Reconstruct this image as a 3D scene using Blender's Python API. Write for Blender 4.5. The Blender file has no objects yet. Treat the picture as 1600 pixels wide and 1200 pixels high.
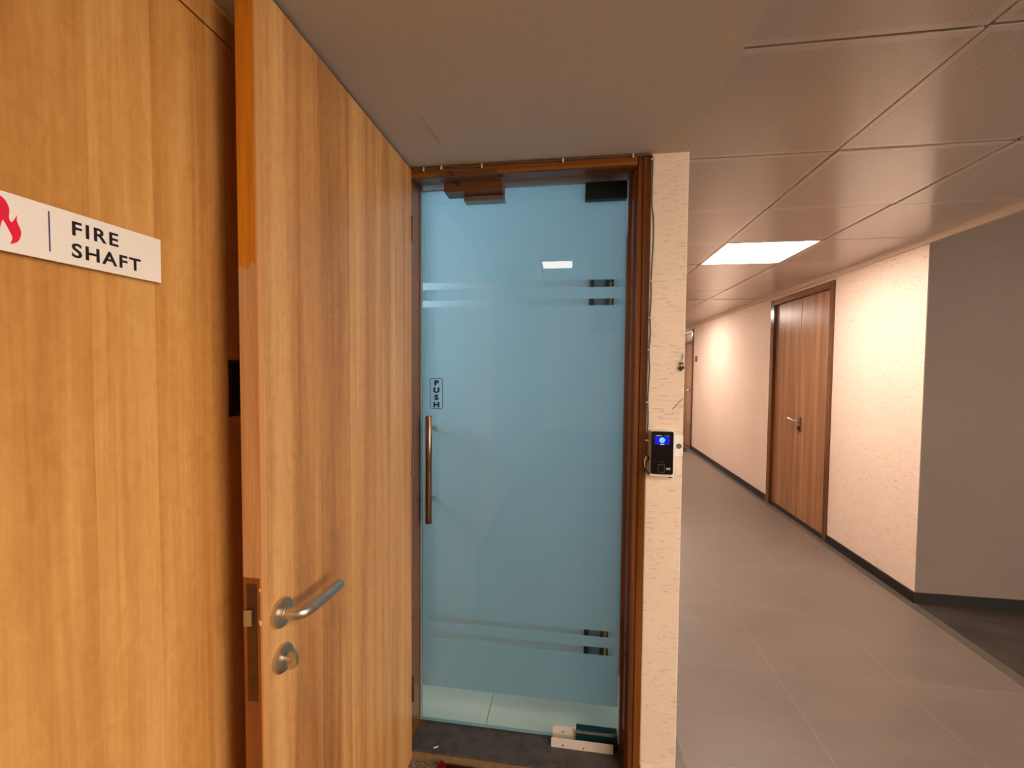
import bpy, bmesh, math, random
from mathutils import Matrix, Vector

random.seed(7)
C = bpy.context.scene
COL = C.collection
H = 1.475                      # eye height; all z values below are measured from eye level and raised by H

# ------------------------------------------------------------------ camera
cam = bpy.data.objects.new('camera', bpy.data.cameras.new('camera'))
COL.objects.link(cam)
R = [[0.98984977, 0.14188393, 0.00814711],
     [0.01336048, -0.03583012, -0.99926858],
     [-0.14148824, 0.98923463, -0.03736207]]
M = Matrix(((R[0][0], -R[1][0], -R[2][0], 0), (R[0][1], -R[1][1], -R[2][1], 0),
            (R[0][2], -R[1][2], -R[2][2], H), (0, 0, 0, 1)))
cam.matrix_world = M
cam.data.sensor_width = 36
cam.data.sensor_fit = 'HORIZONTAL'
cam.data.lens = 15.1164
cam.data.clip_start = 0.02
C.camera = cam

# ------------------------------------------------------------------ world, exposure, daylight
w = bpy.data.worlds.new('world'); C.world = w; w.use_nodes = True
w.node_tree.nodes['Background'].inputs[0].default_value = (0.35, 0.6, 0.8, 1)
w.node_tree.nodes['Background'].inputs[1].default_value = 0.03
C.view_settings.view_transform = 'Standard'
C.view_settings.look = 'None'
C.view_settings.exposure = 0.0
C.view_settings.gamma = 1.0
C.view_settings.use_curve_mapping = False
LAMP = (1.0, 0.86, 0.74)        # warm ceiling panels
P_CORR, P_LOBBY, P_ALC = 43.0, 14.0, 14.0     # emission of the corridor / lobby panels / added alcove fill
DAY = 17.5                      # watts of daylight through the office window
sun = bpy.data.lights.new('window_daylight', 'AREA')
sun.shape = 'RECTANGLE'; sun.size = 0.40; sun.size_y = 0.6; sun.energy = DAY; sun.color = (0.52, 0.78, 1.0)
so = bpy.data.objects.new('window_daylight', sun); COL.objects.link(so)
so.location = (-1.75, 1.87, H + 0.42)
so.rotation_euler = Vector((-1, 0, 0)).to_track_quat('Z', 'Y').to_euler()

# ------------------------------------------------------------------ helpers
def lin(r, g, b):
    f = lambda c: (c / 255 / 12.92) if c <= 10.3 else ((c / 255 + 0.055) / 1.055) ** 2.4
    return (f(r), f(g), f(b), 1)

class NT:
    """small node-tree helper"""
    def __init__(s, name):
        s.m = bpy.data.materials.new(name); s.m.use_nodes = True
        s.t = s.m.node_tree; s.n = s.t.nodes; s.b = s.n['Principled BSDF']; s.o = s.n['Material Output']
    def add(s, typ, **kw):
        n = s.n.new(typ)
        for k, v in kw.items():
            if k.startswith('i_'):
                key = k[2:]
                key = int(key) if key.isdigit() else key.replace('_', ' ')
                n.inputs[key].default_value = v
            else: setattr(n, k, v)
        return n
    def ln(s, a, b): s.t.links.new(a, b)
    def obj(s, scale=(1, 1, 1), rot=(0, 0, 0)):
        tc = s.add('ShaderNodeNewGeometry'); mp = s.add('ShaderNodeMapping')
        mp.inputs['Scale'].default_value = scale; mp.inputs['Rotation'].default_value = rot
        s.ln(tc.outputs['Position'], mp.inputs['Vector']); return mp.outputs[0]
    def noise(s, vec, scale=1, detail=3, rough=.5, dist=0):
        n = s.add('ShaderNodeTexNoise'); n.inputs['Scale'].default_value = scale; n.inputs['Detail'].default_value = detail
        n.inputs['Roughness'].default_value = rough; n.inputs['Distortion'].default_value = dist
        s.ln(vec, n.inputs['Vector']); return n.outputs[0]
    def math(s, op, a, b=0.0, c=0.0):
        n = s.add('ShaderNodeMath', operation=op)
        for i, v in enumerate((a, b, c)):
            if isinstance(v, (int, float)): n.inputs[i].default_value = v
            else: s.ln(v, n.inputs[i])
        return n.outputs[0]
    def ramp(s, fac, stops, interp='LINEAR'):
        n = s.add('ShaderNodeValToRGB'); cr = n.color_ramp; cr.interpolation = interp
        while len(cr.elements) < len(stops): cr.elements.new(0.5)
        for e, (p, c) in zip(cr.elements, stops): e.position = p; e.color = c if len(c) == 4 else (*c, 1)
        s.ln(fac, n.inputs[0]); return n.outputs[0]
    def mix(s, fac, a, b, blend='MIX'):
        n = s.add('ShaderNodeMix', data_type='RGBA', blend_type=blend)
        for i, v in ((0, fac), (6, a), (7, b)):
            if isinstance(v, (int, float)): n.inputs[i].default_value = v
            elif isinstance(v, tuple): n.inputs[i].default_value = v
            else: s.ln(v, n.inputs[i])
        return n.outputs[2]
    def bump(s, h, dist=.001, strength=1.0):
        n = s.add('ShaderNodeBump'); n.inputs['Distance'].default_value = dist; n.inputs['Strength'].default_value = strength
        s.ln(h, n.inputs['Height']); s.ln(n.outputs[0], s.b.inputs['Normal'])
    def base(s, col, rough=.5, metal=0.0, spec=.5):
        if isinstance(col, tuple): s.b.inputs['Base Color'].default_value = col
        else: s.ln(col, s.b.inputs['Base Color'])
        if isinstance(rough, (int, float)): s.b.inputs['Roughness'].default_value = rough
        else: s.ln(rough, s.b.inputs['Roughness'])
        s.b.inputs['Metallic'].default_value = metal
        s.b.inputs['Specular IOR Level'].default_value = spec
        return s.m

def plain(name, col, rough=.5, metal=0.0, spec=.5, grain=0.0):
    t = NT(name)
    if grain:
        n = t.noise(t.obj((40, 40, 40)), 1, 4, .6)
        f = t.ramp(n, [(.25, (1 - grain,) * 3), (.75, (1 + 0 * grain,) * 3)])
        col = t.mix(1.0, col, f, 'MULTIPLY')
    return t.base(col, rough, metal, spec)

def emit(name, col, strength):
    t = NT(name); e = t.add('ShaderNodeEmission'); e.inputs[0].default_value = (*col, 1); e.inputs[1].default_value = strength
    t.ln(e.outputs[0], t.o.inputs[0]); return t.m

def laminate(name, axis, stops, seed=0.0, rough=.38, bands=11.0, spec=.4, detail=1.0):
    """vertical-grain wood laminate: staves of uneven width, streaks, fine grain and ray flecks"""
    t = NT(name)
    g = t.add('ShaderNodeNewGeometry'); sx = t.add('ShaderNodeSeparateXYZ'); t.ln(g.outputs['Position'], sx.inputs[0])
    u = t.math('ADD', sx.outputs[axis], seed)
    zz = sx.outputs[2]
    wob = t.noise(t.obj((1.3, 1.3, .5)), 1.0, 2)
    u2 = t.math('MULTIPLY_ADD', wob, .02, u)
    vo = t.add('ShaderNodeTexVoronoi', voronoi_dimensions='1D'); vo.inputs['Scale'].default_value = bands
    t.ln(u2, vo.inputs['W'])
    sc = t.add('ShaderNodeSeparateColor'); t.ln(vo.outputs['Color'], sc.inputs[0])
    vec = t.add('ShaderNodeCombineXYZ')
    t.ln(t.math('MULTIPLY', u2, 16.0), vec.inputs[0]); t.ln(t.math('MULTIPLY', zz, .55), vec.inputs[2])
    t.ln(t.math('MULTIPLY', sc.outputs[1], 1.2), vec.inputs[1])
    streak = t.noise(vec.outputs[0], 1, 4, .6, .4)
    v2 = t.add('ShaderNodeCombineXYZ')
    t.ln(t.math('MULTIPLY', u2, 150.0), v2.inputs[0]); t.ln(t.math('MULTIPLY', zz, 3.0), v2.inputs[2])
    fine = t.noise(v2.outputs[0], 1, 3, .6)
    v3 = t.add('ShaderNodeCombineXYZ')
    t.ln(t.math('MULTIPLY', u, 42.0), v3.inputs[0]); t.ln(t.math('MULTIPLY', zz, 20.0), v3.inputs[2]); v3.inputs[1].default_value = seed
    fleck = t.noise(v3.outputs[0], 1, 5, .6, 1.3)
    a = t.math('MULTIPLY', sc.outputs[0], .15)
    a = t.math('MULTIPLY_ADD', streak, .80, a)
    a = t.math('MULTIPLY_ADD', fine, .16 * detail, a)
    a = t.math('MULTIPLY_ADD', fleck, .22 * detail, a)
    col = t.ramp(a, [(.40, stops[0]), (.57, stops[1]), (.70, stops[2]), (.88, stops[3])])
    t.bump(t.math('ADD', fine, fleck), .00025, .35 * detail)
    r = t.math('MULTIPLY_ADD', fleck, .18 * detail, rough - .09 * detail)
    return t.base(col, r, 0, spec)

OBJ = {}
class MB:
    """collects world-space geometry, then links it as one mesh object whose origin sits at its base"""
    def __init__(s): s.bm = bmesh.new()
    def box(s, x0, x1, y0, y1, z0, z1, bev=0.0, seg=2):
        b = bmesh.new(); bmesh.ops.create_cube(b, size=1)
        for v in b.verts:
            v.co = Vector((x0 if v.co.x < 0 else x1, y0 if v.co.y < 0 else y1, (z0 if v.co.z < 0 else z1) + H))
        if bev: bmesh.ops.bevel(b, geom=b.edges[:] , offset=bev, segments=seg, affect='EDGES', profile=.5)
        s._merge(b); return s
    def _merge(s, b):
        me = bpy.data.meshes.new('tmp'); b.to_mesh(me); b.free(); s.bm.from_mesh(me); bpy.data.meshes.remove(me)
    def cyl(s, c, axis, r, L, n=28, r2=None, bev=0.0):
        """cylinder from point c along axis ('x','y','z' or Vector), length L"""
        ax = {'x': Vector((1, 0, 0)), 'y': Vector((0, 1, 0)), 'z': Vector((0, 0, 1))}.get(axis, axis) if isinstance(axis, str) else axis
        b = bmesh.new(); bmesh.ops.create_cone(b, cap_ends=True, segments=n, radius1=r, radius2=r if r2 is None else r2, depth=abs(L))
        if bev:
            es = [e for e in b.edges if abs(e.verts[0].co.z - e.verts[1].co.z) < 1e-6]
            bmesh.ops.bevel(b, geom=es, offset=bev, segments=2, affect='EDGES', profile=.5)
        q = ax.to_track_quat('Z', 'Y').to_matrix().to_4x4()
        bmesh.ops.translate(b, verts=b.verts, vec=(0, 0, L / 2)); bmesh.ops.transform(b, matrix=Matrix.Translation((c[0], c[1], c[2] + H)) @ q, verts=b.verts)
        s._merge(b); return s
    def tube(s, pts, r, n=12, closed=False):
        P = [Vector((p[0], p[1], p[2] + H)) for p in pts]; rings = []; up = None
        rr = r if isinstance(r, (list, tuple)) else [r] * len(P)
        for i, p in enumerate(P):
            d = (P[min(i + 1, len(P) - 1)] - P[max(i - 1, 0)]).normalized()
            if up is None: up = d.orthogonal().normalized()
            up = (up - d * up.dot(d)).normalized(); sd = d.cross(up)
            rings.append([s.bm.verts.new(p + (up * math.cos(a) + sd * math.sin(a)) * rr[i]) for a in [2 * math.pi * k / n for k in range(n)]])
        for a, b in zip(rings, rings[1:]):
            for k in range(n): s.bm.faces.new((a[k], a[(k + 1) % n], b[(k + 1) % n], b[k]))
        s.bm.faces.new(rings[0][::-1]); s.bm.faces.new(rings[-1]); return s
    def prism(s, pts, vec):
        """polygon (list of 3D points) extruded by vec"""
        v0 = [s.bm.verts.new((p[0], p[1], p[2] + H)) for p in pts]; v1 = [s.bm.verts.new(v.co + Vector(vec)) for v in v0]
        n = len(v0); s.bm.faces.new(v0); s.bm.faces.new(v1[::-1])
        for k in range(n): s.bm.faces.new((v0[k], v0[(k + 1) % n], v1[(k + 1) % n], v1[k]))
        return s
    def build(s, name, mat, parent=None, smooth=False, **tags):
        bmesh.ops.recalc_face_normals(s.bm, faces=s.bm.faces[:])
        co = [v.co for v in s.bm.verts]
        lo = [min(c[i] for c in co) for i in range(3)]; hi = [max(c[i] for c in co) for i in range(3)]
        org = Vector(((lo[0] + hi[0]) / 2, (lo[1] + hi[1]) / 2, lo[2]))
        for v in s.bm.verts: v.co -= org
        me = bpy.data.meshes.new(name); s.bm.to_mesh(me); s.bm.free(); me.materials.append(mat)
        if smooth:
            for p in me.polygons: p.use_smooth = True
            try: me.set_sharp_from_angle(angle=math.radians(smooth if smooth is not True else 40))
            except Exception: pass
        o = bpy.data.objects.new(name, me); COL.objects.link(o)
        place(o, org, parent); tag(o, **tags); return o

def place(o, org, parent=None):
    o['w'] = list(org)
    if parent is not None:
        o.parent = parent; o.location = org - Vector(parent['w'])
    else: o.location = org
def tag(o, label=None, cat=None, kind=None, group=None):
    if label: o['label'] = label
    if cat: o['category'] = cat
    if kind: o['kind'] = kind
    if group: o['group'] = group
    return o
def empty(name, x, y, z, **tags):
    o = bpy.data.objects.new(name, None); COL.objects.link(o); o.empty_display_size = .05
    place(o, Vector((x, y, z + H))); tag(o, **tags); return o
def box(name, mat, x0, x1, y0, y1, z0, z1, parent=None, bev=0.0, **tags):
    return MB().box(x0, x1, y0, y1, z0, z1, bev).build(name, mat, parent, **tags)
def dup(o, loc_world, parent=None, **tags):
    c = o.copy(); COL.objects.link(c); c.parent = parent
    place(c, Vector(loc_world), parent); tag(c, **tags)
    for ch in o.children:
        k = ch.copy(); COL.objects.link(k); k.parent = c; k['w'] = [a + b for a, b in zip(c['w'], ch.location)]
    return c

def text_mesh(name, body, size, mat, matrix, parent, depth=.0008, offset=0.0, spacing=1.0, align='LEFT', line=1.0):
    cu = bpy.data.curves.new(name, 'FONT'); cu.body = body; cu.size = size; cu.extrude = depth; cu.offset = offset
    cu.space_character = spacing; cu.align_x = align; cu.space_line = line; cu.resolution_u = 4
    tmp = bpy.data.objects.new(name, cu); COL.objects.link(tmp)
    dg = bpy.context.evaluated_depsgraph_get(); dg.update()
    me = bpy.data.meshes.new_from_object(tmp.evaluated_get(dg)); bpy.data.objects.remove(tmp)
    me.transform(matrix); co = [v.co for v in me.vertices]
    org = Vector([(min(c[i] for c in co) + max(c[i] for c in co)) / 2 for i in range(3)])
    me.transform(Matrix.Translation(-org)); me.materials.clear(); me.materials.append(mat)
    o = bpy.data.objects.new(name, me); COL.objects.link(o); place(o, org, parent); return o
# text planes: facing +X (read along +Y) and facing -Y (read along +X)
def face_px(x, y, z): return Matrix(((0, 0, 1, x), (1, 0, 0, y), (0, 1, 0, z + H), (0, 0, 0, 1)))
def face_my(x, y, z): return Matrix(((1, 0, 0, x), (0, 0, -1, y), (0, 1, 0, z + H), (0, 0, 0, 1)))

# ------------------------------------------------------------------ materials
gold = [lin(154, 98, 46), lin(196, 136, 70), lin(214, 158, 88), lin(234, 186, 116)]
gold2 = [lin(138, 88, 48), lin(176, 122, 70), lin(200, 144, 86), lin(224, 174, 112)]
M_leaf = laminate('oak_laminate', 1, gold2, 0.37, .36, 9)
M_fire = laminate('oak_laminate_panel', 1, gold, 4.1, .34, 8)
brown = [lin(140, 96, 64), lin(170, 122, 84), lin(188, 141, 101), lin(208, 162, 121)]
M_far = laminate('walnut_laminate', 1, brown, 2.2, .28, 14, .3, .1)
maho = [lin(82, 42, 10), lin(122, 70, 22), lin(148, 90, 32), lin(172, 114, 52)]
maho2 = [lin(70, 36, 14), lin(96, 54, 22), lin(116, 68, 30), lin(138, 86, 44)]
M_frame = laminate('varnished_hardwood', 0, maho, 1.3, .22, 30, .5, .4)
M_frame_h = laminate('varnished_hardwood_head', 2, maho, 1.9, .25, 34, .5, .4)
t = NT('varnished_edge')      # orange varnish over the upper edge, bare worn wood below
g = t.add('ShaderNodeNewGeometry'); sp = t.add('ShaderNodeSeparateXYZ'); t.ln(g.outputs['Position'], sp.inputs[0])
wn = t.noise(t.obj((60, 60, 22)), 1, 3); zz = t.math('MULTIPLY_ADD', wn, .07, sp.outputs[2])
gr = t.noise(t.obj((120, 120, 5)), 1, 4, .6)
va = t.ramp(gr, [(.3, lin(186, 104, 8)), (.7, lin(214, 134, 22))]); ba = t.ramp(gr, [(.3, lin(184, 130, 80)), (.7, lin(212, 158, 104))])
lo = t.ramp(gr, [(.3, lin(118, 58, 22)), (.7, lin(142, 78, 32))])
c1 = t.mix(t.math('GREATER_THAN', zz, H + .215), ba, va); c2 = t.mix(t.math('LESS_THAN', sp.outputs[2], H - .405), c1, lo)
M_lip = t.base(c2, .3)

def wall_paint(name, col, scale=1.0, depth=.0035, flat=False):
    """roller-textured paint with short horizontal drags"""
    t = NT(name)
    a = t.noise(t.obj((26 * scale, 26 * scale, 120 * scale)), 1, 4, .6, .35)
    b = t.noise(t.obj((70 * scale, 70 * scale, 70 * scale)), 1, 3, .55)
    d = t.ramp(a, [(.36, (0, 0, 0)), (.42, (.85, .85, .85)), (.6, (1, 1, 1))])
    h = t.math('MULTIPLY_ADD', b, .35, d)
    big = t.noise(t.obj((1.6, 1.6, 1.1)), 1, 3)
    c = t.mix(t.math('MULTIPLY', t.math('SUBTRACT', 1.0, d), .34), col, tuple(x * .45 for x in col[:3]) + (1,))
    c = t.mix(1.0, c, t.ramp(big, [(.3, (.93, .92, .9)), (.7, (1, 1, 1))]), 'MULTIPLY')
    t.bump(h, depth, .45)
    return t.base(c, .6, 0, .3)
M_pink = wall_paint('pink_textured_paint', lin(238, 216, 200), 1.0)
M_pier = wall_paint('peach_textured_paint', lin(245, 224, 200), 1.25)
t = NT('grey_cloth_paint')
n1 = t.noise(t.obj((300, 300, 60)), 1, 3); n2 = t.noise(t.obj((1.4, 1.4, 1.4)), 1, 3)
cg = t.mix(1.0, t.ramp(n1, [(.3, lin(131, 116, 107)), (.7, lin(151, 134, 124))]), t.ramp(n2, [(.3, (.92, .92, .92)), (.7, (1, 1, 1))]), 'MULTIPLY')
t.bump(n1, .0006, .4); M_grey = t.base(cg, .65, 0, .3)
M_soffit = plain('cream_emulsion', lin(206, 196, 182), .75, 0, .25, .05)
M_lobby = plain('white_emulsion', lin(225, 215, 200), .8, 0, .2)
M_office = plain('office_white_paint', lin(216, 224, 228), .6, 0, .3)
M_black = plain('black_granite_skirting', lin(34, 28, 26), .5, 0, .35, .3)
t = NT('dark_granite')
n1 = t.noise(t.obj((3, 9, 3)), 1, 5, .6, .6); n2 = t.noise(t.obj((130, 130, 130)), 1, 2)
M_gran = t.base(t.mix(t.math('MULTIPLY', n2, .35), t.ramp(n1, [(.35, lin(34, 28, 26)), (.65, lin(62, 52, 46))]), lin(92, 84, 78)), .3)
t = NT('granite_border')
n2 = t.noise(t.obj((150, 150, 150)), 1, 3)
M_bord = t.base(t.ramp(n2, [(.35, lin(74, 66, 58)), (.65, lin(104, 94, 84))]), .35)
t = NT('threshold_stone')
n1 = t.noise(t.obj((22, 22, 22)), 1, 5, .65); n2 = t.noise(t.obj((140, 140, 140)), 1, 2)
M_thr = t.base(t.mix(t.math('MULTIPLY', n2, .3), t.ramp(n1, [(.36, lin(46, 42, 40)), (.62, lin(78, 70, 66))]), lin(112, 104, 96)), .5)
t = NT('floor_tile')
n1 = t.noise(t.obj((2.2, 5, 2)), 1, 5, .6, .5); n2 = t.noise(t.obj((160, 160, 160)), 1, 2)
cf = t.mix(t.math('MULTIPLY', n2, .25), t.ramp(n1, [(.3, lin(110, 96, 87)), (.7, lin(123, 107, 96))]), lin(104, 92, 84))
t.bump(t.noise(t.obj((60, 60, 60)), 1, 3), .0006, .3)
M_tile = t.base(cf, t.math('MULTIPLY_ADD', n1, .12, .36), 0, .45)
M_joint = plain('pale_grout', lin(176, 152, 132), .7, 0, .2, .3)
t = NT('speckled_floor'); n1 = t.noise(t.obj((90, 90, 90)), 1, 3)
M_speck = t.base(t.ramp(n1, [(.4, lin(92, 78, 62)), (.6, lin(150, 130, 104))]), .5)
t = NT('office_tile'); n1 = t.noise(t.obj((3, 3, 3)), 1, 3)
M_otile = t.base(t.ramp(n1, [(.3, lin(226, 208, 182)), (.7, lin(236, 220, 196))]), .3)
t = NT('perforated_metal')   # painted metal ceiling tile with 2.5 mm holes in a staggered pattern
def dots(rotz):
    mp = t.obj((1, 1, 1), (0, 0, rotz)); vm = t.add('ShaderNodeVectorMath', operation='SCALE'); vm.inputs['Scale'].default_value = 235.0
    t.ln(mp, vm.inputs[0]); fr = t.add('ShaderNodeVectorMath', operation='FRACTION'); t.ln(vm.outputs[0], fr.inputs[0])
    sb = t.add('ShaderNodeVectorMath', operation='SUBTRACT'); sb.inputs[1].default_value = (.5, .5, .5); t.ln(fr.outputs[0], sb.inputs[0])
    sx = t.add('ShaderNodeSeparateXYZ'); t.ln(sb.outputs[0], sx.inputs[0])
    return t.math('SQRT', t.math('ADD', t.math('POWER', sx.outputs[0], 2.0), t.math('POWER', sx.outputs[1], 2.0)))
hole = t.math('LESS_THAN', dots(math.pi / 4), .26)
M_perf = t.base(t.mix(hole, lin(198, 186, 178), lin(140, 128, 120)), .2, 0, .7)
M_ctile = plain('cream_metal', lin(198, 186, 178), .2, 0, .7)
M_ctrim = plain('cream_angle_trim', lin(205, 186, 168), .45, 0, .4)
M_void = plain('void_black', lin(18, 14, 12), .9)
M_lamp = emit('corridor_panel_glow', LAMP, P_CORR)
M_fill = emit('alcove_fill_glow', LAMP, P_ALC)
M_lamp2 = emit('lobby_panel_glow', LAMP, P_LOBBY)
t = NT('brushed_steel'); n1 = t.noise(t.obj((200, 200, 900)), 1, 2)
M_steel = t.base(lin(212, 200, 182), t.math('MULTIPLY_ADD', n1, .15, .27), 1.0)
M_dsteel = plain('dull_steel', lin(120, 100, 76), .4, 1.0)
M_bright = plain('bright_steel', lin(205, 200, 190), .2, 1.0)
M_white = plain('white_acrylic', lin(250, 240, 228), .25, 0, .5)
M_ink = plain('dark_navy_ink', lin(26, 18, 30), .5)
M_blue = plain('violet_ink', lin(74, 62, 112), .5)
M_red = plain('red_print', lin(236, 30, 66), .45)
M_wplastic = plain('white_plastic', lin(248, 240, 228), .35)
M_gplastic = plain('grey_rubber', lin(108, 98, 90), .6)
M_bplastic = plain('black_gloss_plastic', lin(10, 9, 10), .12)
M_cable = plain('grey_brown_cable', lin(96, 82, 72), .5)
M_clip = plain('white_clip_plastic', lin(226, 214, 200), .45)
M_teal = plain('dark_teal_metal', lin(14, 56, 60), .3, .0, .5)
M_dgreen = plain('dark_green_metal', lin(10, 32, 28), .35, .0, .5)
M_wmetal = plain('white_painted_metal', lin(226, 214, 200), .4, 0, .5, .08)
M_bronze = plain('brown_painted_metal', lin(108, 70, 38), .4, .0, .5, .15)
M_lock = plain('old_iron', lin(62, 52, 46), .4, .8)
M_mat = plain('dark_red_carpet', lin(64, 14, 18), .95, 0, .1, .5)
M_scr = emit('reader_screen_blue', (.03, .02, .75), .8)
M_scr2 = emit('reader_screen_cyan', (.15, .5, 1.0), 1.6)
M_scrw = emit('reader_screen_white', (.7, .75, 1.0), 1.0)
# clear glass with a green body and the frosted film behind it
t = NT('clear_glass')
tr = t.add('ShaderNodeBsdfTransparent'); tr.inputs[0].default_value = (.88, .95, .96, 1)
gl = t.add('ShaderNodeBsdfGlossy'); gl.inputs['Roughness'].default_value = .0; gl.inputs[0].default_value = (1, 1, 1, 1)
fr = t.add('ShaderNodeFresnel'); fr.inputs[0].default_value = 1.5; mx = t.add('ShaderNodeMixShader')
gg = t.add('ShaderNodeNewGeometry'); t.ln(t.math('MULTIPLY', t.math('MULTIPLY_ADD', fr.outputs[0], 1.1, .01), t.math('SUBTRACT', 1.0, gg.outputs['Backfacing'])), mx.inputs[0]); t.ln(tr.outputs[0], mx.inputs[1]); t.ln(gl.outputs[0], mx.inputs[2]); t.ln(mx.outputs[0], t.o.inputs[0])
M_glass = t.m
t = NT('frosted_film')
tl = t.add('ShaderNodeBsdfTranslucent'); tl.inputs[0].default_value = (.86, .92, .94, 1)
df = t.add('ShaderNodeBsdfDiffuse'); df.inputs[0].default_value = (.50, .58, .60, 1)
tr = t.add('ShaderNodeBsdfTransparent'); tr.inputs[0].default_value = (.92, .97, .98, 1)
m1 = t.add('ShaderNodeMixShader'); m1.inputs[0].default_value = .16; t.ln(tl.outputs[0], m1.inputs[1]); t.ln(df.outputs[0], m1.inputs[2])
m2 = t.add('ShaderNodeMixShader'); m2.inputs[0].default_value = .14; t.ln(m1.outputs[0], m2.inputs[1]); t.ln(tr.outputs[0], m2.inputs[2])
t.ln(m2.outputs[0], t.o.inputs[0]); M_film = t.m
M_gedge = plain('glass_edge_green', lin(150, 172, 170), .15, 0, .8)
M_dark = plain('dark_metal_frame', lin(26, 24, 26), .4)
M_brass = plain('brass_strip', lin(190, 150, 80), .3, .9)
M_gpanel = plain('grey_panel', lin(128, 140, 146), .5)
M_screw = plain('screw_dark', lin(70, 56, 46), .4, .5)
M_chip = plain('fresh_wood_chip', lin(244, 206, 160), .6)

# ------------------------------------------------------------------ setting: floors
FL = -H
fl = box('floor', M_joint, .366, 2.172, -7, 12, FL - .06, FL - .0003, kind='structure', cat='floor', label='corridor floor of brown-grey square tiles with pale thin joints')
fx = [.433, .9895, 1.5455, 2.102]
proto = {}
y = 2.227 - .585 * 16
rows = 0
while y < 11.9:
    for k in range(3):
        x0, x1 = fx[k] + .001, fx[k + 1] - .001
        if k not in proto:
            proto[k] = box('floor_tile', M_tile, x0, x1, y + .001, y + .584, FL - .008, FL, fl)
        else:
            c = proto[k].copy(); COL.objects.link(c); c.parent = fl
            place(c, Vector(((x0 + x1) / 2, y + .2925, FL - .008 + H)), fl)
    y += .585; rows += 1
box('border_strip', M_bord, 2.103, 2.172, -7, 12, FL - .008, FL + .0005, fl, label='dark granite strip along the right wall')
box('border_strip', M_bord, .367, .432, 1.5, 12, FL - .008, FL + .0005, fl, label='dark granite strip beside the pier')
fa = box('floor_alcove', M_void, 2.172, 5.6, -7, 3.03, FL - .06, FL - .003, kind='structure', cat='floor', label='dark granite lobby floor beyond the corridor at right')
for i in range(4):
    for j in range(12):
        x0 = 2.175 + i * .8; y1 = 3.03 - j * .8
        if i + j == 0: pa = box('floor_slab', M_gran, x0, x0 + .797, y1 - .797, y1, FL - .008, FL, fa)
        else:
            c = pa.copy(); COL.objects.link(c); c.parent = fa; place(c, Vector((x0 + .3985, y1 - .3985, FL - .008 + H)), fa)
box('floor_niche', M_speck, -.75, .366, -7, 1.5, FL - .06, FL, kind='structure', cat='floor', label='speckled beige floor in front of the glass door threshold')
of = box('floor_office', M_joint, -1.8, .245, 1.646, 2.2, FL - .06, FL - .003, kind='structure', cat='floor', label='pale tiled floor seen behind the glass door')
for i, x0 in enumerate((-1.54, -.94, -.34)):
    box('floor_tile', M_otile, x0 + .0015, min(x0 + .5985, .245), 1.648, 2.09, FL - .008, FL, of)
th = box('threshold', M_thr, -.66, .245, 1.502, 1.644, FL - .02, -1.440, bev=.003, kind='structure', cat='threshold', label='dark stone threshold under the glass door')
box('riser_strip', plain('beige_riser', lin(150, 122, 84), .6, 0, .2, .3), -.655, .243, 1.494, 1.502, FL, -1.447, th, label='beige edge strip on the front of the threshold')

# ------------------------------------------------------------------ setting: walls
HC, HS = .83, .711
wl = box('wall_left', plain('beige_lobby_paint', lin(150, 128, 106), .8, 0, .2), -.90, -.724, -7, 1.5, FL, 2.1, kind='structure', cat='wall', label='wall carrying the wooden shaft panelling at left')
wf = box('wall_front', M_pier, .245, .366, 1.5, 1.75, FL, HS + .1, bev=.004, kind='structure', cat='wall', label='narrow peach textured pier between the glass door and corridor')
box('wall_front.001', M_lobby, -1.8, -.66, 1.5, 1.66, FL, 1.2, kind='structure', cat='wall', label='wall behind the open wooden door leaf')
box('baseboard_pier', M_pier, .247, .364, 1.492, 1.5, FL, -1.379, bev=.002, kind='structure', cat='baseboard', label='peach painted skirting at the foot of the pier')
box('wall_corridor', M_pink, .266, .366, 1.75, 12, FL, HC + .1, kind='structure', cat='wall', label='corridor wall running back behind the pier')
wr = box('wall_right', M_pink, 2.172, 2.30, 3.034, 4.0, FL, HC + .1, kind='structure', cat='wall', label='pink textured corridor wall with double door')
for a in ((5.142, 8.285, FL, HC + .1), (3.99, 5.15, .766, HC + .1), (9.22, 12, FL, HC + .1), (8.28, 9.23, .745, HC + .1)):
    box('wall_piece', M_pink, 2.172, 2.30, a[0], a[1], a[2], a[3], wr)
box('wall_piece', M_void, 2.26, 2.34, 3.99, 5.15, FL, .8, wr); box('wall_piece', M_void, 2.26, 2.34, 8.28, 9.23, FL, .8, wr)
box('wall_end', M_pink, .2, 2.4, 12, 12.1, FL, HC + .1, kind='structure', cat='wall', label='far end wall of the corridor')
box('wall_alcove', M_grey, 2.176, 5.6, 3.03, 3.15, FL, 2.2, kind='structure', cat='wall', label='dark grey wall facing the lobby beside the pink wall')
box('baseboard_right', M_black, 2.160, 2.172, 3.018, 3.992, FL, -1.409, kind='structure', cat='baseboard', label='black skirting from grey corner to the double door')
box('baseboard_right.001', M_black, 2.160, 2.172, 5.15, 8.28, FL, -1.409, kind='structure', cat='baseboard', label='black skirting beyond the double door')
box('baseboard_alcove', M_black, 2.172, 5.6, 3.018, 3.03, FL, -1.409, kind='structure', cat='baseboard', label='black skirting under the grey wall')
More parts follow.
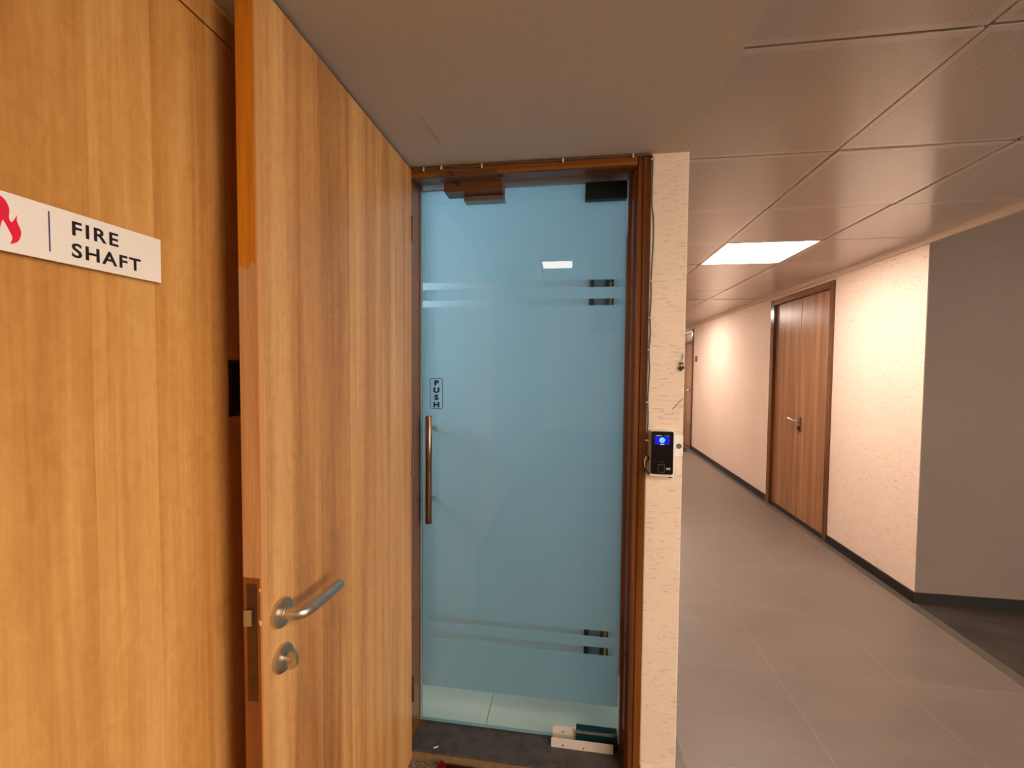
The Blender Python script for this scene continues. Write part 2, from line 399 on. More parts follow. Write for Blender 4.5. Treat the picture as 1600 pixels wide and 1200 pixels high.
# lobby shell behind the camera (high ceiling whose panel is mirrored in the glass door)
box('wall_back', M_lobby, -.9, 5.7, -7.1, -7, FL, 2.2, kind='structure', cat='wall', label='far wall of the lobby behind the viewer')
box('wall_lobby', M_lobby, 5.6, 5.7, -7, 3.15, FL, 2.2, kind='structure', cat='wall', label='side wall of the lobby at far right')
cl = box('ceiling_lobby', M_lobby, -.9, .366, -7.1, .62, 2.1, 2.2, kind='structure', cat='ceiling', label='high white ceiling behind the viewer')
box('ceiling_alcove', M_lobby, 2.178, 5.7, -7.1, 3.15, 1.05, 1.15, kind='structure', cat='ceiling', label='white ceiling of the lobby alcove at right')
box('wall_bulkhead', M_lobby, -.72, .366, .44, .62, HS + .14, 2.1, kind='structure', cat='wall', label='bulkhead above the front edge of the lowered ceiling')
box('wall_bulkhead.001', M_lobby, 2.178, 2.28, -7, 3.03, .86, 1.06, kind='structure', cat='wall', label='bulkhead over the corridor side trim')
box('wall_bulkhead.002', M_lobby, .30, .366, -7, .44, HC - .004, 2.1, kind='structure', cat='wall', label='bulkhead along the left edge of the corridor ceiling')
# office shell
box('wall_office', M_office, -1.8, .264, 2.09, 2.2, FL, 1.2, kind='structure', cat='wall', label='pale wall close behind the glass door')
box('wall_office.001', M_office, .245, .265, 1.752, 2.09, FL, .95, kind='structure', cat='wall', label='side wall at the right end of the office passage')
box('ceiling_office', M_office, -1.8, .264, 1.752, 2.2, .95, 1.05, kind='structure', cat='ceiling', label='ceiling of the passage behind the glass door')
box('wall_office.003', M_office, -.70, .245, 1.665, 1.752, .72, .96, kind='structure', cat='wall', label='inner wall above the glass door head')

# ------------------------------------------------------------------ setting: ceilings
sf = box('ceiling_soffit', M_soffit, -.722, .364, .44, 1.66, HS, HS + .14, kind='structure', cat='ceiling', label='plain cream lowered ceiling above the two doors')
scar = MB()
for dx, dy, L, r in ((-.437, 1.20, .10, .0016), (-.430, 1.245, .075, .0022), (-.4345, 1.285, .06, .0016), (-.426, 1.30, .045, .0016)):
    scar.box(dx - r, dx + r, dy, dy + L, HS - .0006, HS + .001)
scar.build('scuff_mark', plain('brown_scuff', lin(190, 170, 150), .8), sf)
ce = box('ceiling', M_void, .366, 2.172, -7, 12, HC + .02, HC + .06, kind='structure', cat='ceiling', label='corridor ceiling of cream perforated metal tiles with dark joints')
cx = [.368, .975, 1.563, 2.160]
ty = [1.213 + .6015 * (k - 13) for k in range(31)]
lit = [(1, 9), (1, 15), (1, 21), (1, 27)]
tp = {}
for j in range(30):
    for k in range(3):
        x0, x1, y0, y1 = cx[k] + .0055, cx[k + 1] - .0055, ty[j] + .0045, ty[j + 1] - .0045
        jig = random.uniform(-.0022, .0022)
        if (k, j - 1) in lit: continue
        near = 8 < j < 17
        key = (k, near)
        if key not in tp:
            o = MB().box(x0, x1, y0, y1, HC, HC + .018, .0012, 1).build('ceiling_tile', M_ctile, ce)
            if near:
                box('perforated_field', M_perf, x0 + .022, x1 - .022, y0 + .022, y1 - .022, HC - .0004, HC + .001, o)
            tp[key] = o
        else:
            o = dup(tp[key], ((x0 + x1) / 2, (y0 + y1) / 2, HC + H), ce)
        o.location.z += jig; o.rotation_euler = (random.uniform(-.003, .003), random.uniform(-.004, .004), 0)
for k, j in lit:
    x0, x1, y0, y1 = cx[k] + .004, cx[k + 1] - .004, ty[j + 1] + .004, ty[j + 2] - .004
    nm = {9: 'glowing ceiling panel light just behind and right of the viewer',
          15: 'square white ceiling panel light glowing in the corridor', 21: 'second glowing ceiling panel light, deeper in the corridor behind the pier',
          27: 'glowing ceiling panel light at the far end of the corridor'}[j]
    e = empty('ceiling_light', (x0 + x1) / 2, (y0 + y1) / 2, HC - .003, label=nm, cat='ceiling light', group='panel lights in the corridor ceiling')
    f = MB(); fw = .012
    for b in ((x0, x0 + fw, y0, y1), (x1 - fw, x1, y0, y1), (x0 + fw, x1 - fw, y0, y0 + fw), (x0 + fw, x1 - fw, y1 - fw, y1)): f.box(b[0], b[1], b[2], b[3], HC - .003, HC + .012)
    f.build('frame', M_ctrim, e)
    box('diffuser', M_lamp, x0 + fw, x1 - fw, y0 + fw, y1 - fw, HC - .0005, HC + .006, e)
t1 = box('trim_1', M_ctrim, 2.150, 2.176, -7, 12, .789, HC + .004, kind='structure', cat='trim', label='cream edge trim where corridor ceiling meets right wall')
# lobby panels (left one mirrored in the glass; alcove pair added as unseen fill)
for i, (x, y, nm) in enumerate(((-.35, -5.55, 'square ceiling light high over the lobby, mirrored in the glass door'),
                                (3.3, .9, 'added fill panel over the lobby alcove beside the grey wall'),
                                (3.3, -1.2, 'added fill panel over the lobby alcove, right of the viewer'))):
    zc = 2.1 if i == 0 else 1.05
    e = empty('lobby_light', x, y, zc - .015, label=nm, cat='ceiling light', group='panel lights in the lobby ceiling')
    f = MB(); s = .31
    for b in ((x - s, x - s + .015, y - s, y + s), (x + s - .015, x + s, y - s, y + s), (x - s + .015, x + s - .015, y - s, y - s + .015), (x - s + .015, x + s - .015, y + s - .015, y + s)): f.box(b[0], b[1], b[2], b[3], zc - .015, zc)
    f.build('frame', M_ctrim, e)
    box('diffuser', M_lamp2 if i == 0 else M_fill, x - s + .015, x + s - .015, y - s + .015, y + s - .015, zc - .012, zc - .004, e)

w1 = empty('fill_window', 5.6, -2.6, -.35, kind='structure', cat='window', label='added window-shaped glowing panel, unseen far to the right, lighting the left doors')
box('glow_sheet', emit('fill_window_glow', (1.0, .86, .73), 21.0), 5.575, 5.58, -4.3, -.9, -.30, .85, w1)  # added glowing sheet, out of view, that brightens the left doors and pier
for y_ in (-4.36, -3.23, -2.10, -.96): box('mullion', M_wplastic, 5.55, 5.6, y_, y_ + .06, -.35, .9, w1)
box('rail', M_wplastic, 5.55, 5.6, -4.36, -.9, -.35, -.30, w1); box('rail', M_wplastic, 5.55, 5.6, -4.36, -.9, .85, .9, w1)
e = empty('office_fill', -1.15, 1.87, .93, label='small added fill panel over the passage behind the glass', cat='ceiling light')
box('diffuser', emit('office_fill_glow', (1.0, .97, .90), 1.8), -1.3, -1.0, 1.80, 1.98, .94, .949, e)  # added fill that lifts the passage floor, hidden above the film
# ------------------------------------------------------------------ fire shaft panelling (left)
d5 = empty('door_5', -.70, .6, FL, kind='structure', cat='door', label='flush oak laminate fire shaft door at far left carrying the white sign')
box('door_panel', M_fire, -.724, -.704, -.55, 1.45, FL + .08, .6485, d5, bev=.0008)
box('upper_panel', M_fire, -.724, -.704, -.55, 1.45, .6525, HS - .001, d5, bev=.0008, label='oak strip above the dark horizontal joint')
box('plinth', M_black, -.722, -.706, -.55, 1.45, FL, FL + .077, d5)
fp = MB()
fp.box(-.7045, -.7025, .792, .87, -.106, .012, .0008)
fo = fp.build('flush_pull', M_dsteel, d5, label='dark recessed pull plate half hidden behind the open leaf')
box('recess', M_void, -.7026, -.7020, .800, .862, -.098, .004, fo)

# sign
sg = empty('fire_shaft_sign', -.694, .495, .139, cat='sign', label='white rectangular FIRE SHAFT sign with red flame on the oak panel')
box('sign_plate', M_white, -.6965, -.693, .345, .6425, .1385, .2112, sg, bev=.0006)
for yy in (.37, .615):
    for z in (.155, .195): MB().cyl((-.704, yy, z), 'x', .006, .0075, 12).build('spacer', M_white, sg)
flame = [(.4369, .2045), (.4415, .2004), (.4449, .1915), (.4443, .1803), (.4465, .1755), (.4489, .1785), (.4526, .1862), (.4520, .1787), (.4557, .1676), (.4547, .1588), (.4514, .1524),
         (.4448, .1484), (.4472, .1553), (.4462, .1605), (.4425, .1688), (.4402, .1736), (.4382, .1756), (.4368, .1711), (.4352, .164), (.4325, .158), (.4338, .150), (.4300, .1478),
         (.4240, .1510), (.4190, .158), (.4175, .167), (.4195, .176), (.4215, .183), (.4225, .176), (.4260, .172), (.4272, .180), (.4280, .190), (.4315, .198), (.4345, .203)]
def soften(P, corners, n=4):
    out = []; N = len(P)
    for i in range(N):
        p1, p2 = P[i], P[(i + 1) % N]; p0 = p1 if i in corners else P[i - 1]; p3 = p2 if (i + 1) % N in corners else P[(i + 2) % N]
        for k in range(n):
            u = k / n; out.append(tuple(.5 * (2 * p1[d] + (p2[d] - p0[d]) * u + (2 * p0[d] - 5 * p1[d] + 4 * p2[d] - p3[d]) * u * u + (3 * p1[d] - p0[d] - 3 * p2[d] + p3[d]) * u ** 3) for d in (0, 1)))
    return out
flame = soften(flame, {0, 6, 11, 21, 26})
MB().prism([(-.6931, a, b) for a, b in flame], (.0006, 0, 0)).build('flame_emblem', M_red, sg)
box('divider_line', M_blue, -.6931, -.6925, .4850, .4865, .1500, .2030, sg)
text_mesh('lettering', 'FIRE', .0272, M_ink, face_px(-.6926, .5105, .1802) @ Matrix.Diagonal((1.08, 1, 1, 1)), sg, .0003, .0005, 1.22)
text_mesh('lettering', 'SHAFT', .0272, M_ink, face_px(-.6926, .5105, .1500) @ Matrix.Diagonal((1.08, 1, 1, 1)), sg, .0003, .0005, 1.18)

# ------------------------------------------------------------------ open wooden leaf
XL = -.582
d2 = empty('door_2', -.60, 1.12, -1.466, kind='structure', cat='door', label='open oak laminate door leaf with steel lever standing against left wall')
box('leaf_panel', M_leaf, -.618, XL, .741, 1.494, -1.466, .703, d2, bev=.001)
# lipping with mortised lock plate
box('edge_lipping', M_lip, -.6225, -.5865, .7295, .741, -1.466, .703, d2, bev=.0006, label='varnished front edge, worn bare in the middle')
box('edge_bead', plain('pale_edge_bead', lin(206, 148, 88), .4), -.5868, XL + .0004, .7290, .7412, -1.466, .703, d2, bev=.0006, label='pale bead beside the varnished edge')
box('back_face', M_leaf, -.6235, -.618, .741, 1.494, -1.466, .703, d2)
fpz = MB().box(-.6145, -.5935, .7285, .7297, -.648, -.417, .0004).build('lock_plate', plain('brown_lock_plate', lin(96, 62, 30), .35, .6, .5, .2), d2, label='brown mortise lock plate on the door edge')
sc = MB()
for z in (-.432, -.605): sc.cyl((-.604, .7290, z), 'y', .0042, -.0012, 14)
sc.build('screw', M_screw, fpz)
lt = MB(); lt.prism([(-.612, .7287, -.494), (-.5985, .7287, -.494), (-.5985, .7205, -.494), (-.612, .7165, -.494)], (0, 0, .031)).build('latch_bolt', M_bright, d2, label='bright latch bolt')
ch = MB()
for x, z, s in ((-.5868, -.492, .006), (-.5868, -.428, .0036)):
    ch.prism([(x - s * .5, .7282, z + s), (x + s * .6, .7282, z + s * .5), (x + s * .5, .7282, z - s * .6), (x, .7282, z - s)], (0, .0006, 0))
ch.build('edge_chip', M_chip, d2)
# lever set
ry, rz = .778, -.498
ro = MB().cyl((XL, ry, rz), 'x', .0288, .010, 40, bev=.0015).build('lever_rosette', M_steel, d2, smooth=30, label='round steel rosette under the lever')
pts = [(XL + .008, ry, rz), (XL + .030, ry, rz), (XL + .040, ry + .002, rz), (XL + .0465, ry + .008, rz), (XL + .050, ry + .018, rz), (XL + .052, ry + .035, rz - .001),
       (XL + .0525, ry + .065, rz - .003), (XL + .0525, ry + .100, rz - .004), (XL + .0525, ry + .133, rz - .005), (XL + .0525, ry + .139, rz - .005)]
lv = MB().tube(pts, [.0113] * 8 + [.0111, .0088], 20).build('lever_handle', M_steel, d2, smooth=50, label='brushed steel lever handle')
MB().cyl((XL + .010, ry, rz), 'x', .0142, .006, 24, bev=.001).build('collar', M_steel, lv, smooth=30)
cy, cz = .780, -.594
MB().cyl((XL, cy, cz), 'x', .0278, .009, 40, bev=.0015).build('lock_rosette', M_steel, d2, smooth=30, label='round steel rosette under the thumb turn')
tt = MB().cyl((XL + .009, cy, cz), 'x', .0075, .016, 20)
tt.prism([(XL + .023 + .0135 * c_ * (1 if c_ > 0 else .5), cy - .0048, cz + .0190 * s_) for c_, s_ in [(math.cos(2 * math.pi * k / 32), math.sin(2 * math.pi * k / 32)) for k in range(32)]], (0, .0096, 0))
tt.build('thumb_turn', M_steel, d2, smooth=30, label='oval thumb turn knob')
# hinges at the far end
hg = MB()
for z in (.45, -.4, -1.25): hg.cyl((XL + .002, 1.4975, z), 'z', .005, .09, 12)
hg.build('hinge', M_dsteel, d2)

# ------------------------------------------------------------------ glass door frame
t2 = empty('trim_2', -.18, 1.56, FL, kind='structure', cat='door frame', label='dark varnished hardwood frame around the frosted glass door')
# right jamb: stepped face and rebate, profile in x/y swept along z
jr = [(.2445, 1.492), (.222, 1.492), (.219, 1.497), (.2055, 1.497), (.2025, 1.503), (.2025, 1.530), (.196, 1.534), (.196, 1.612), (.188, 1.616), (.188, 1.66), (.2445, 1.66)]
MB().prism([(x, y, FL) for x, y in jr], (0, 0, HS - .012 - FL)).build('jamb', M_frame, t2)
jl = [(-.66, 1.503), (-.606, 1.503), (-.606, 1.530), (-.601, 1.534), (-.601, 1.66), (-.66, 1.66)]
MB().prism([(x, y, FL + .012) for x, y in jl], (0, 0, HS - .012 - FL)).build('jamb', M_frame, t2)
hd = [(1.492, HS - .001), (1.492, .690), (1.497, .687), (1.497, .675), (1.503, .672), (1.530, .672), (1.534, .668), (1.66, .668 + .030), (1.66, HS - .001)]
hd = [(1.492, HS - .001), (1.492, .692), (1.497, .689), (1.497, .678), (1.503, .675), (1.530, .675), (1.534, .697), (1.66, .697), (1.66, HS - .001)]
MB().prism([(-.605, y, z) for y, z in hd], (.806, 0, 0)).build('head', M_frame_h, t2)

# ------------------------------------------------------------------ glass door
d1 = empty('door_1', -.2, 1.63, -1.438, kind='structure', cat='door', label='frameless frosted glass door glowing blue with PUSH sign and bar handle')
GY0, GY1 = 1.630, 1.642
gx0, gx1, gz0, gz1 = -.597, .184, -1.429, .683
box('glass_pane', M_glass, gx0, gx1, GY0, GY0 + .001, gz0, gz1, d1, label='clear glass pane')
ed = MB(); ed.box(gx0 - .0015, gx0, GY0, GY1, gz0, gz1).box(gx0, gx1, GY0, GY1, gz0 - .0025, gz0).box(gx0, gx1, GY0, GY1, gz1, gz1 + .002)
ed.build('glass_edge', M_gedge, d1, label='pale green polished edge of the glass')
zs = [gz0 + .134, -1.098, -1.068, -1.026, -1.002, .236, .261, .304, .331, gz1]
for a, b_ in ((0, 1), (2, 3), (4, 5), (6, 7), (8, 9)):
    box('frosted_film', M_film, gx0 + .004, gx1 - .001, GY1 - .0006, GY1, zs[a], zs[b_], d1)
# bar handle on standoffs
hx, hy = -.549, 1.585
hb = MB().cyl((hx, hy, -.605), 'z', .0125, .418, 24, bev=.0012).build('bar_handle', plain('polished_bronze_steel', lin(150, 118, 96), .16, 1.0), d1, smooth=30, label='long vertical polished bar handle')
for z in (-.240, -.522):
    MB().cyl((hx, hy + .010, z), 'y', .009, .036, 18).build('standoff', M_bright, hb, smooth=30)
hb2 = MB().cyl((hx, 1.69, -.605), 'z', .0125, .418, 24, bev=.0012).build('bar_handle', M_wmetal, d1, smooth=30, label='matching bar on the inner side of the glass')
for z in (-.240, -.522):
    MB().cyl((hx, 1.642, z), 'y', .009, .036, 18).build('standoff', M_bright, hb2, smooth=30)
# patch fittings
box('patch_fitting', M_dgreen, .034, .183, 1.615, 1.657, .616, .678, d1, bev=.001, label='dark green patch fitting at the top hinge corner')
pv = box('pivot_patch', M_teal, .028, .183, 1.612, 1.657, -1.446, -1.392, d1, bev=.001, label='dark teal patch fitting at the bottom hinge corner')
box('chrome_strip', M_bright, .028, .183, 1.6115, 1.613, -1.391, -1.379, pv)
pw = MB().prism([(-.062, 1.6285, -1.441), (.0275, 1.6285, -1.441), (.0275, 1.6285, -1.385), (-.054, 1.6285, -1.385), (-.062, 1.6285, -1.393)], (0, -.004, 0)).build('upper_cover_plate', M_wmetal, d1, label='loose white cover plate with one screw, lifted beside the teal patch')
sc = MB().cyl((-.023, 1.6244, -1.404), 'y', .003, -.001, 12).build('screw', M_screw, pw)
cv = MB().prism([(-.066, 1.600, -1.430), (.02, 1.6, -1.430), (.098, 1.6, -1.433), (.108, 1.6, -1.437), (.160, 1.6, -1.437), (.163, 1.6, -1.4395), (-.066, 1.6, -1.4395)], (0, .024, 0))
cvo = MB()
cvo.box(-.066, .165, 1.5905, 1.5945, -1.4395, -1.4035, .0006)
cpl = None
cvb = cvo.build('lower_cover_plate', M_wmetal, d1, label='white cover plate with two screws lying on the threshold below the teal patch')
cv.bm.free()
sc = MB()
for x, z in ((-.022, -1.428), (.055, -1.430)): sc.cyl((x, 1.5906, z), 'y', .003, -.001, 12)
sc.build('screw', M_screw, cvb)

# PUSH sticker
ps = empty('push_sign', -.533, 1.6295, -.164, cat='sign', label='small vertical PUSH sticker on the glass above bar handle')
b = MB(); yb = 1.6294
def rrect(cx_, cz_, w_, h_, r_, n_=5):
    out = []
    for (sx_, sz_, a0) in ((1, 1, 0), (-1, 1, 90), (-1, -1, 180), (1, -1, 270)):
        for k in range(n_ + 1):
            a = math.radians(a0 + 90 * k / n_); out.append((cx_ + sx_ * (w_ / 2 - r_) + r_ * math.cos(a), cz_ + sz_ * (h_ / 2 - r_) + r_ * math.sin(a)))
    return out
ou, inn = rrect(-.533, -.103, .0525, .121, .009), rrect(-.533, -.103, .0485, .117, .007)
for k in range(len(ou)):
    k2 = (k + 1) % len(ou)
    b.prism([(ou[k][0], yb - .0003, ou[k][1]), (ou[k2][0], yb - .0003, ou[k2][1]), (inn[k2][0], yb - .0003, inn[k2][1]), (inn[k][0], yb - .0003, inn[k][1])], (0, .0002, 0))
b.build('border_line', M_ink, ps)
for i, c in enumerate('PUSH'):
    text_mesh('letter', c, .0275, M_ink, face_my(-.533, yb - .0005, -.0705 - i * .0285) @ Matrix.Diagonal((1.28, 1, 1, 1)), ps, .0002, .0015, 1, 'CENTER')

# magnetic lock on the head
ml = empty('magnetic_lock', -.37, 1.60, .62, cat='door lock', label='brown boxed magnetic lock hanging from the door head at upper left')
box('housing', M_bronze, -.478, -.262, 1.545, 1.612, .640, .676, ml, bev=.002)
box('mounting_plate', M_bronze, -.486, -.272, 1.496, 1.535, .672, .690, ml, bev=.001)
box('armature_plate', plain('grey_armature', lin(140, 128, 120), .35, .6), -.414, -.262, 1.585, 1.6285, .620, .637, ml, bev=.001, label='grey steel armature plate under the housing')
MB().tube([(-.44, 1.4905, .690), (-.437, 1.493, .684), (-.428, 1.493, .676), (-.422, 1.535, .672), (-.421, 1.545, .660)], .0025, 8).build('lead_wire', M_dark, ml, smooth=60)

# ------------------------------------------------------------------ things behind the glass
df_ = empty('door_6', .12, 2.09, FL, kind='structure', cat='door', label='slim grey door panel in dark frame glimpsed through the clear glass strips')
box('frame_strip', M_dark, .066, .088, 2.06, 2.09, FL, .62, df_)
box('panel', M_gpanel, .088, .142, 2.075, 2.09, FL, .62, df_)
box('frame_strip', M_dark, .142, .160, 2.06, 2.09, FL, .62, df_)
box('edge_strip', M_brass, .160, .172, 2.058, 2.09, FL, .40, df_)
box('frame_strip', M_dark, .172, .180, 2.06, 2.09, FL, .62, df_)

# ------------------------------------------------------------------ far double door
def far_leaf(y0, y1, parent): return box('door_leaf', M_far, 2.186, 2.222, y0, y1, -1.445, .700, parent, bev=.001)
d3 = empty('door_3', 2.19, 4.57, FL, kind='structure', cat='door', label='brown wooden double door with lever in the pink corridor wall')
M_frame_y = laminate('varnished_hardwood_side', 1, maho2, .6, .16, 30, .6, .3)
fm = MB(); J = box('jamb', M_frame_y, 2.156, 2.26, 3.990, 4.040, FL, .762, d3, bev=.002); box('jamb', M_frame_y, 2.156, 2.26, 5.076, 5.150, FL, .762, d3, bev=.002)
box('head', M_frame_h, 2.158, 2.26, 4.040, 5.076, .704, .762, d3, bev=.002); fm.bm.free()
far_leaf(4.043, 4.548, d3); far_leaf(4.557, 5.073, d3)
box('sill', M_black, 2.166, 2.26, 3.995, 5.146, FL - .05, -1.450, d3)
lr = MB().box(2.178, 2.187, 4.500, 4.542, -.60, -.455, .003).build('lock_backplate', M_dsteel, d3)
MB().tube([(2.178, 4.520, -.495), (2.140, 4.520, -.494), (2.133, 4.528, -.493), (2.130, 4.545, -.490), (2.130, 4.635, -.478)], .0085, 12).build('lever_handle', M_bright, d3, smooth=50, label='bright lever of the far double door')
MB().cyl((2.178, 4.520, -.563), 'x', .021, -.012, 20).build('lock_cylinder', M_lock, d3, smooth=30)
# farthest door
d4 = empty('door_4', 2.19, 8.75, FL, kind='structure', cat='door', label='farthest corridor door, a narrow brown sliver beside the pier edge')
box('jamb', M_frame_y, 2.150, 2.26, 8.285, 8.345, FL, .742, d4); box('jamb', M_frame_y, 2.150, 2.26, 9.16, 9.22, FL, .742, d4)
box('head', M_frame_h, 2.150, 2.26, 8.345, 9.16, .680, .742, d4); box('transom_bar', M_frame_h, 2.150, 2.26, 8.345, 9.16, .500, .530, d4)
box('sill', M_black, 2.166, 2.26, 8.29, 9.21, FL - .05, -1.469, d4)
box('transom_panel', M_far, 2.19, 2.22, 8.345, 9.16, .530, .680, d4); box('door_leaf', M_far, 2.19, 2.22, 8.348, 9.157, -1.468, .500, d4)
MB().tube([(2.19, 8.42, -.39), (2.14, 8.42, -.39), (2.135, 8.44, -.39), (2.135, 8.56, -.39)], .010, 10).build('lever_handle', M_bright, d4, smooth=50)
pq = empty('door_plaque', 2.16, 8.07, .12, cat='sign', label='small dark door plaque on pale backing beside farthest door')
box('backing', M_wplastic, 2.168, 2.172, 7.975, 8.185, .115, .250, pq); box('face', plain('brown_plaque', lin(84, 40, 34), .4), 2.165, 2.168, 8.005, 8.165, .135, .240, pq)
cc = []
for k in range(50):
    a = k * 2 * math.pi / 14; r_ = .085 + .02 * math.sin(k * .7); cc.append((1.98 + r_ * .9 * math.cos(a), 8.25 + r_ * 1.8 * math.sin(a), FL + .008 + .0008 * k))
tag(MB().tube(cc, .007, 8).build('cable_coil', M_dark, None, smooth=60), 'loose coil of dark cable lying on the floor by farthest door', 'cable')

# ------------------------------------------------------------------ pier: cable and clips
cb = empty('cable', .25, 1.49, -.25, cat='cable', label='thin grey cable clipped along the frame top and down to the reader')
def smoothpath(ps_, n=6):
    out = []
    for i in range(len(ps_) - 1):
        p0, p1, p2, p3 = ps_[max(i - 1, 0)], ps_[i], ps_[i + 1], ps_[min(i + 2, len(ps_) - 1)]
        for k in range(n):
            u = k / n; out.append(tuple(.5 * (2 * p1[d] + (p2[d] - p0[d]) * u + (2 * p0[d] - 5 * p1[d] + 4 * p2[d] - p3[d]) * u * u + (3 * p1[d] - p0[d] - 3 * p2[d] + p3[d]) * u ** 3) for d in range(3)))
    out.append(ps_[-1]); return out
run = [(-.57, 1.489, .702), (-.52, 1.489, .700), (-.46, 1.489, .706), (-.40, 1.489, .700), (-.36, 1.489, .699), (-.24, 1.489, .706), (-.10, 1.489, .704), (.03, 1.489, .706), (.15, 1.489, .705), (.22, 1.489, .7055), (.240, 1.489, .703), (.2475, 1.489, .69),
       (.2475, 1.489, .62), (.2480, 1.489, .54), (.2535, 1.490, .50), (.2545, 1.489, .42), (.2515, 1.489, .34), (.2505, 1.489, .292), (.2515, 1.489, .24), (.249, 1.489, .171), (.2515, 1.489, .12), (.248, 1.489, .064), (.251, 1.489, .0), (.2485, 1.489, -.06),
       (.2475, 1.489, -.111), (.2495, 1.489, -.17), (.2475, 1.489, -.239), (.2490, 1.489, -.275)]
MB().tube(smoothpath(run), .0026, 8).build('wire', M_cable, cb, smooth=60)
MB().tube(smoothpath([(.2465, 1.490, .50), (.2475, 1.490, .42), (.2475, 1.490, .33), (.2485, 1.490, .292)]), .0015, 8).build('wire', M_clip, cb, smooth=60, label='thin white second strand')
for x, z, hor in ((-.535, .701, 1), (-.470, .704, 1), (-.325, .701, 1), (-.045, .704, 1), (.185, .7055, 1), (.2485, .688, 0), (.2515, .292, 0), (.250, .171, 0), (.249, .064, 0), (.2475, -.111, 0), (.2475, -.239, 0)):
    m = MB()
    if hor: m.box(x - .0022, x + .0022, 1.4845, 1.4925, z - .008, z + .006, .001).cyl((x, 1.4850, z - .0065), 'y', .0028, -.003, 10)
    else: m.box(x - .006, x + .0055, 1.4845, 1.4925, z - .0025, z + .0025, .001).cyl((x + .004, 1.4850, z), 'y', .0034, -.003, 10)
    m.build('cable_clip', M_clip, cb)

# ------------------------------------------------------------------ access reader
rd = empty('access_reader', .293, 1.49, -.355, cat='access reader', label='black fingerprint access terminal with blue screen mounted on the pier')
MB().prism([(x, 1.4985, z) for x, z in rrect(.2955, -.280, .0785, .152, .006)], (0, -.026, 0)).build('white_casing', M_wplastic, rd, label='white rear casing')
MB().prism([(x, 1.4725, z) for x, z in rrect(.2925, -.276, .0700, .142, .005)], (0, -.009, 0)).build('front_panel', M_bplastic, rd)
yf = 1.4634
sc = MB().box(.2685, .3155, yf - .0002, yf + .0002, -.248, -.222).build('screen', M_scr, rd, label='lit blue screen area')
MB().cyl((.2915, yf - .0003, -.2335), 'y', .0088, -.0003, 24).build('round_icon', M_scr2, sc)
MB().box(.2715, .2900, yf - .0004, yf, -.2195, -.2180).box(.300, .302, yf - .0004, yf, -.2195, -.2182).box(.306, .309, yf - .0004, yf, -.2200, -.2182).box(.312, .314, yf - .0004, yf, -.2195, -.2182).build('status_bar', M_scrw, sc)
MB().box(.2855, .2985, yf - .0004, yf, -.2485, -.2462).build('caption', M_scrw, sc)
ck = MB().tube([(.2885, yf - .0008, -.2335), (.2912, yf - .0008, -.2362), (.2955, yf - .0008, -.2305)], .0008, 6).build('tick_mark', M_scr, sc)
fpw = MB(); fpw.box(.2800, .3010, yf - .0006, yf, -.341, -.3395).box(.2800, .3010, yf - .0006, yf, -.3155, -.314).box(.2800, .2815, yf - .0006, yf, -.341, -.314).box(.2995, .3010, yf - .0006, yf, -.341, -.314)
fpw.build('fingerprint_window', plain('grey_outline', lin(88, 84, 80), .4), rd)
MB().box(.306, .319, yf - .0004, yf, -.3315, -.3245).build('card_mark', plain('silver_mark', lin(170, 164, 156), .4), rd)
MB().box(.281, .299, yf - .0004, yf, -.3065, -.3045).build('name_line', plain('dim_mark', lin(64, 60, 58), .4), rd)
MB().tube(smoothpath([(.2490, 1.489, -.275), (.245, 1.484, -.285), (.2545, 1.488, -.300), (.2445, 1.482, -.316), (.246, 1.482, -.340), (.258, 1.484, -.352), (.27, 1.488, -.357)]), .0024, 8).build('lead_wire', M_dark, rd, smooth=60)
MB().tube(smoothpath([(.250, 1.489, -.285), (.241, 1.484, -.305), (.2425, 1.482, -.330), (.254, 1.484, -.350)]), .0020, 8).build('lead_wire', M_clip, rd, smooth=60)
MB().tube(smoothpath([(.318, 1.489, -.359), (.325, 1.486, -.362), (.334, 1.486, -.355), (.338, 1.488, -.345)]), .0022, 8).build('lead_wire', M_dark, rd, smooth=60)
# doorbell
db = empty('doorbell', .351, 1.49, -.290, cat='doorbell', label='small white doorbell push with grey button right of the reader')
MB().prism([(x, 1.500, z) for x, z in rrect(.3505, -.2540, .0265, .072, .0055)], (0, -.011, 0)).build('casing', M_wplastic, db)
MB().cyl((.3505, 1.4892, -.2560), 'y', .0088, -.0018, 24, bev=.0005).build('push_button', M_gplastic, db)
box('mark', M_gplastic, .353, .360, 1.4887, 1.4891, -.2835, -.2825, db)
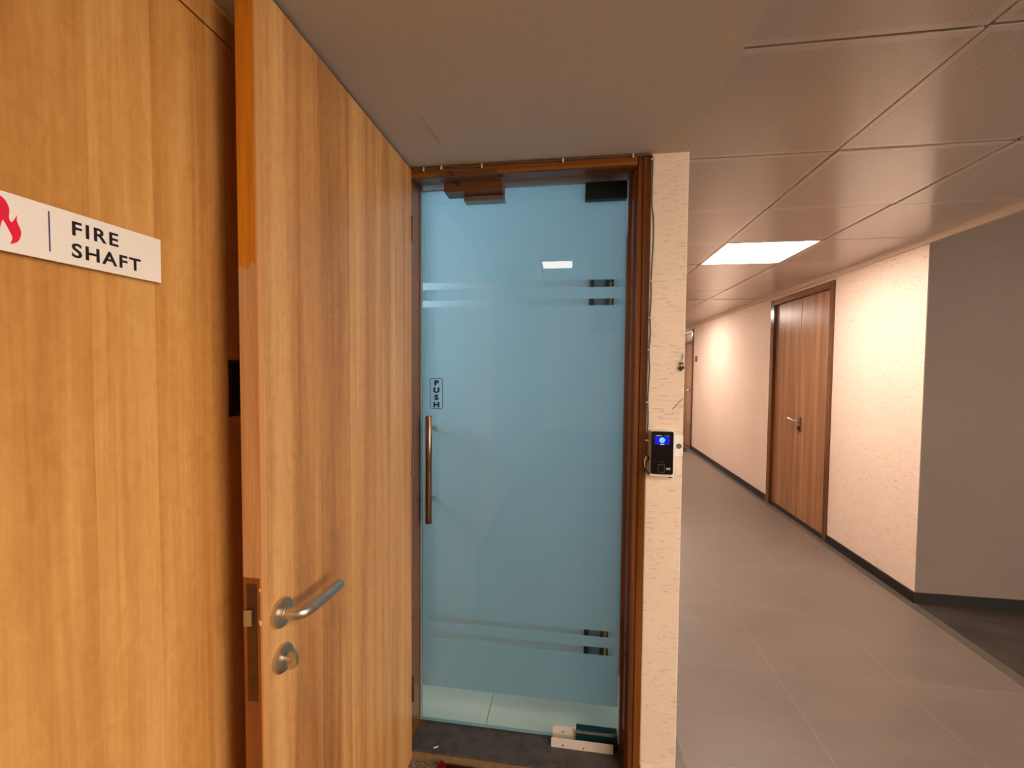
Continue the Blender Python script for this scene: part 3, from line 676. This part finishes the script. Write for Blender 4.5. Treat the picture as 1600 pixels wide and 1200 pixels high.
# padlock hanging from a nail
pk = empty('padlock', .354, 1.494, .0, cat='padlock', label='tiny dark heart-shaped padlock hanging on a nail high on the pier')
hp = []
for k in range(28):
    a = 2 * math.pi * k / 28; hp.append((.3545 + .00055 * 16 * math.sin(a) ** 3, 1.4985, .0035 + .00052 * (13 * math.cos(a) - 5 * math.cos(2 * a) - 2 * math.cos(3 * a) - math.cos(4 * a))))
MB().prism(hp, (0, -.007, 0)).build('body', M_lock, pk)
MB().tube([(.3545 + .0052 * math.cos(a), 1.4945, .010 + .011 * math.sin(a)) for a in [math.pi * k / 10 for k in range(11)]], .0013, 8).build('shackle', M_lock, pk, smooth=60)
MB().cyl((.3545, 1.500, .0215), 'y', .0016, -.012, 8).box(.3465, .3625, 1.4945, 1.4965, .0195, .0225).build('nail', M_lock, pk)
MB().tube([(.3545, 1.4955, .0215), (.3575, 1.498, .035), (.359, 1.4985, .053)], .0007, 6).build('string', M_cable, pk)
MB().prism([(.3275, 1.4998, -.1345), (.3290, 1.4998, -.1362), (.3625, 1.4998, -.0985), (.3622, 1.4998, -.0955)], (0, -.0009, 0)).build('scrape_mark', plain('ochre_scrape', lin(150, 112, 62), .7, 0, .3, .2), wf, label='ochre diagonal scrape in the paint')

# ------------------------------------------------------------------ mat and scraps
mt = MB().prism([(-.470, 1.485, FL + .001), (.20, 1.485, FL + .001), (.20, .9, FL + .001), (-.47, .9, FL + .001)], (0, 0, .012))
mo = mt.build('door_mat', M_mat, None, label='dark red carpet mat in front of the threshold', cat='mat')
MB().prism([(-.470, 1.487, FL + .013), (-.445, 1.470, FL + .013), (-.470, 1.44, FL + .013)], (.004, 0, .012)).build('turned_corner', plain('bright_red_pile', lin(120, 18, 26), .95, 0, .1, .4), mo, label='brighter turned-up corner')
ps_ = MB().tube([(-.505, 1.516, -1.4375), (-.500, 1.519, -1.4365), (-.494, 1.520, -1.4375), (-.491, 1.526, -1.4372)], .0022, 6)
ps_.build('paper_scrap', M_clip, None, label='tiny twisted white scrap on the dark threshold', cat='scrap')

for o in list(bpy.data.objects):
    if 'w' in o: del o['w']
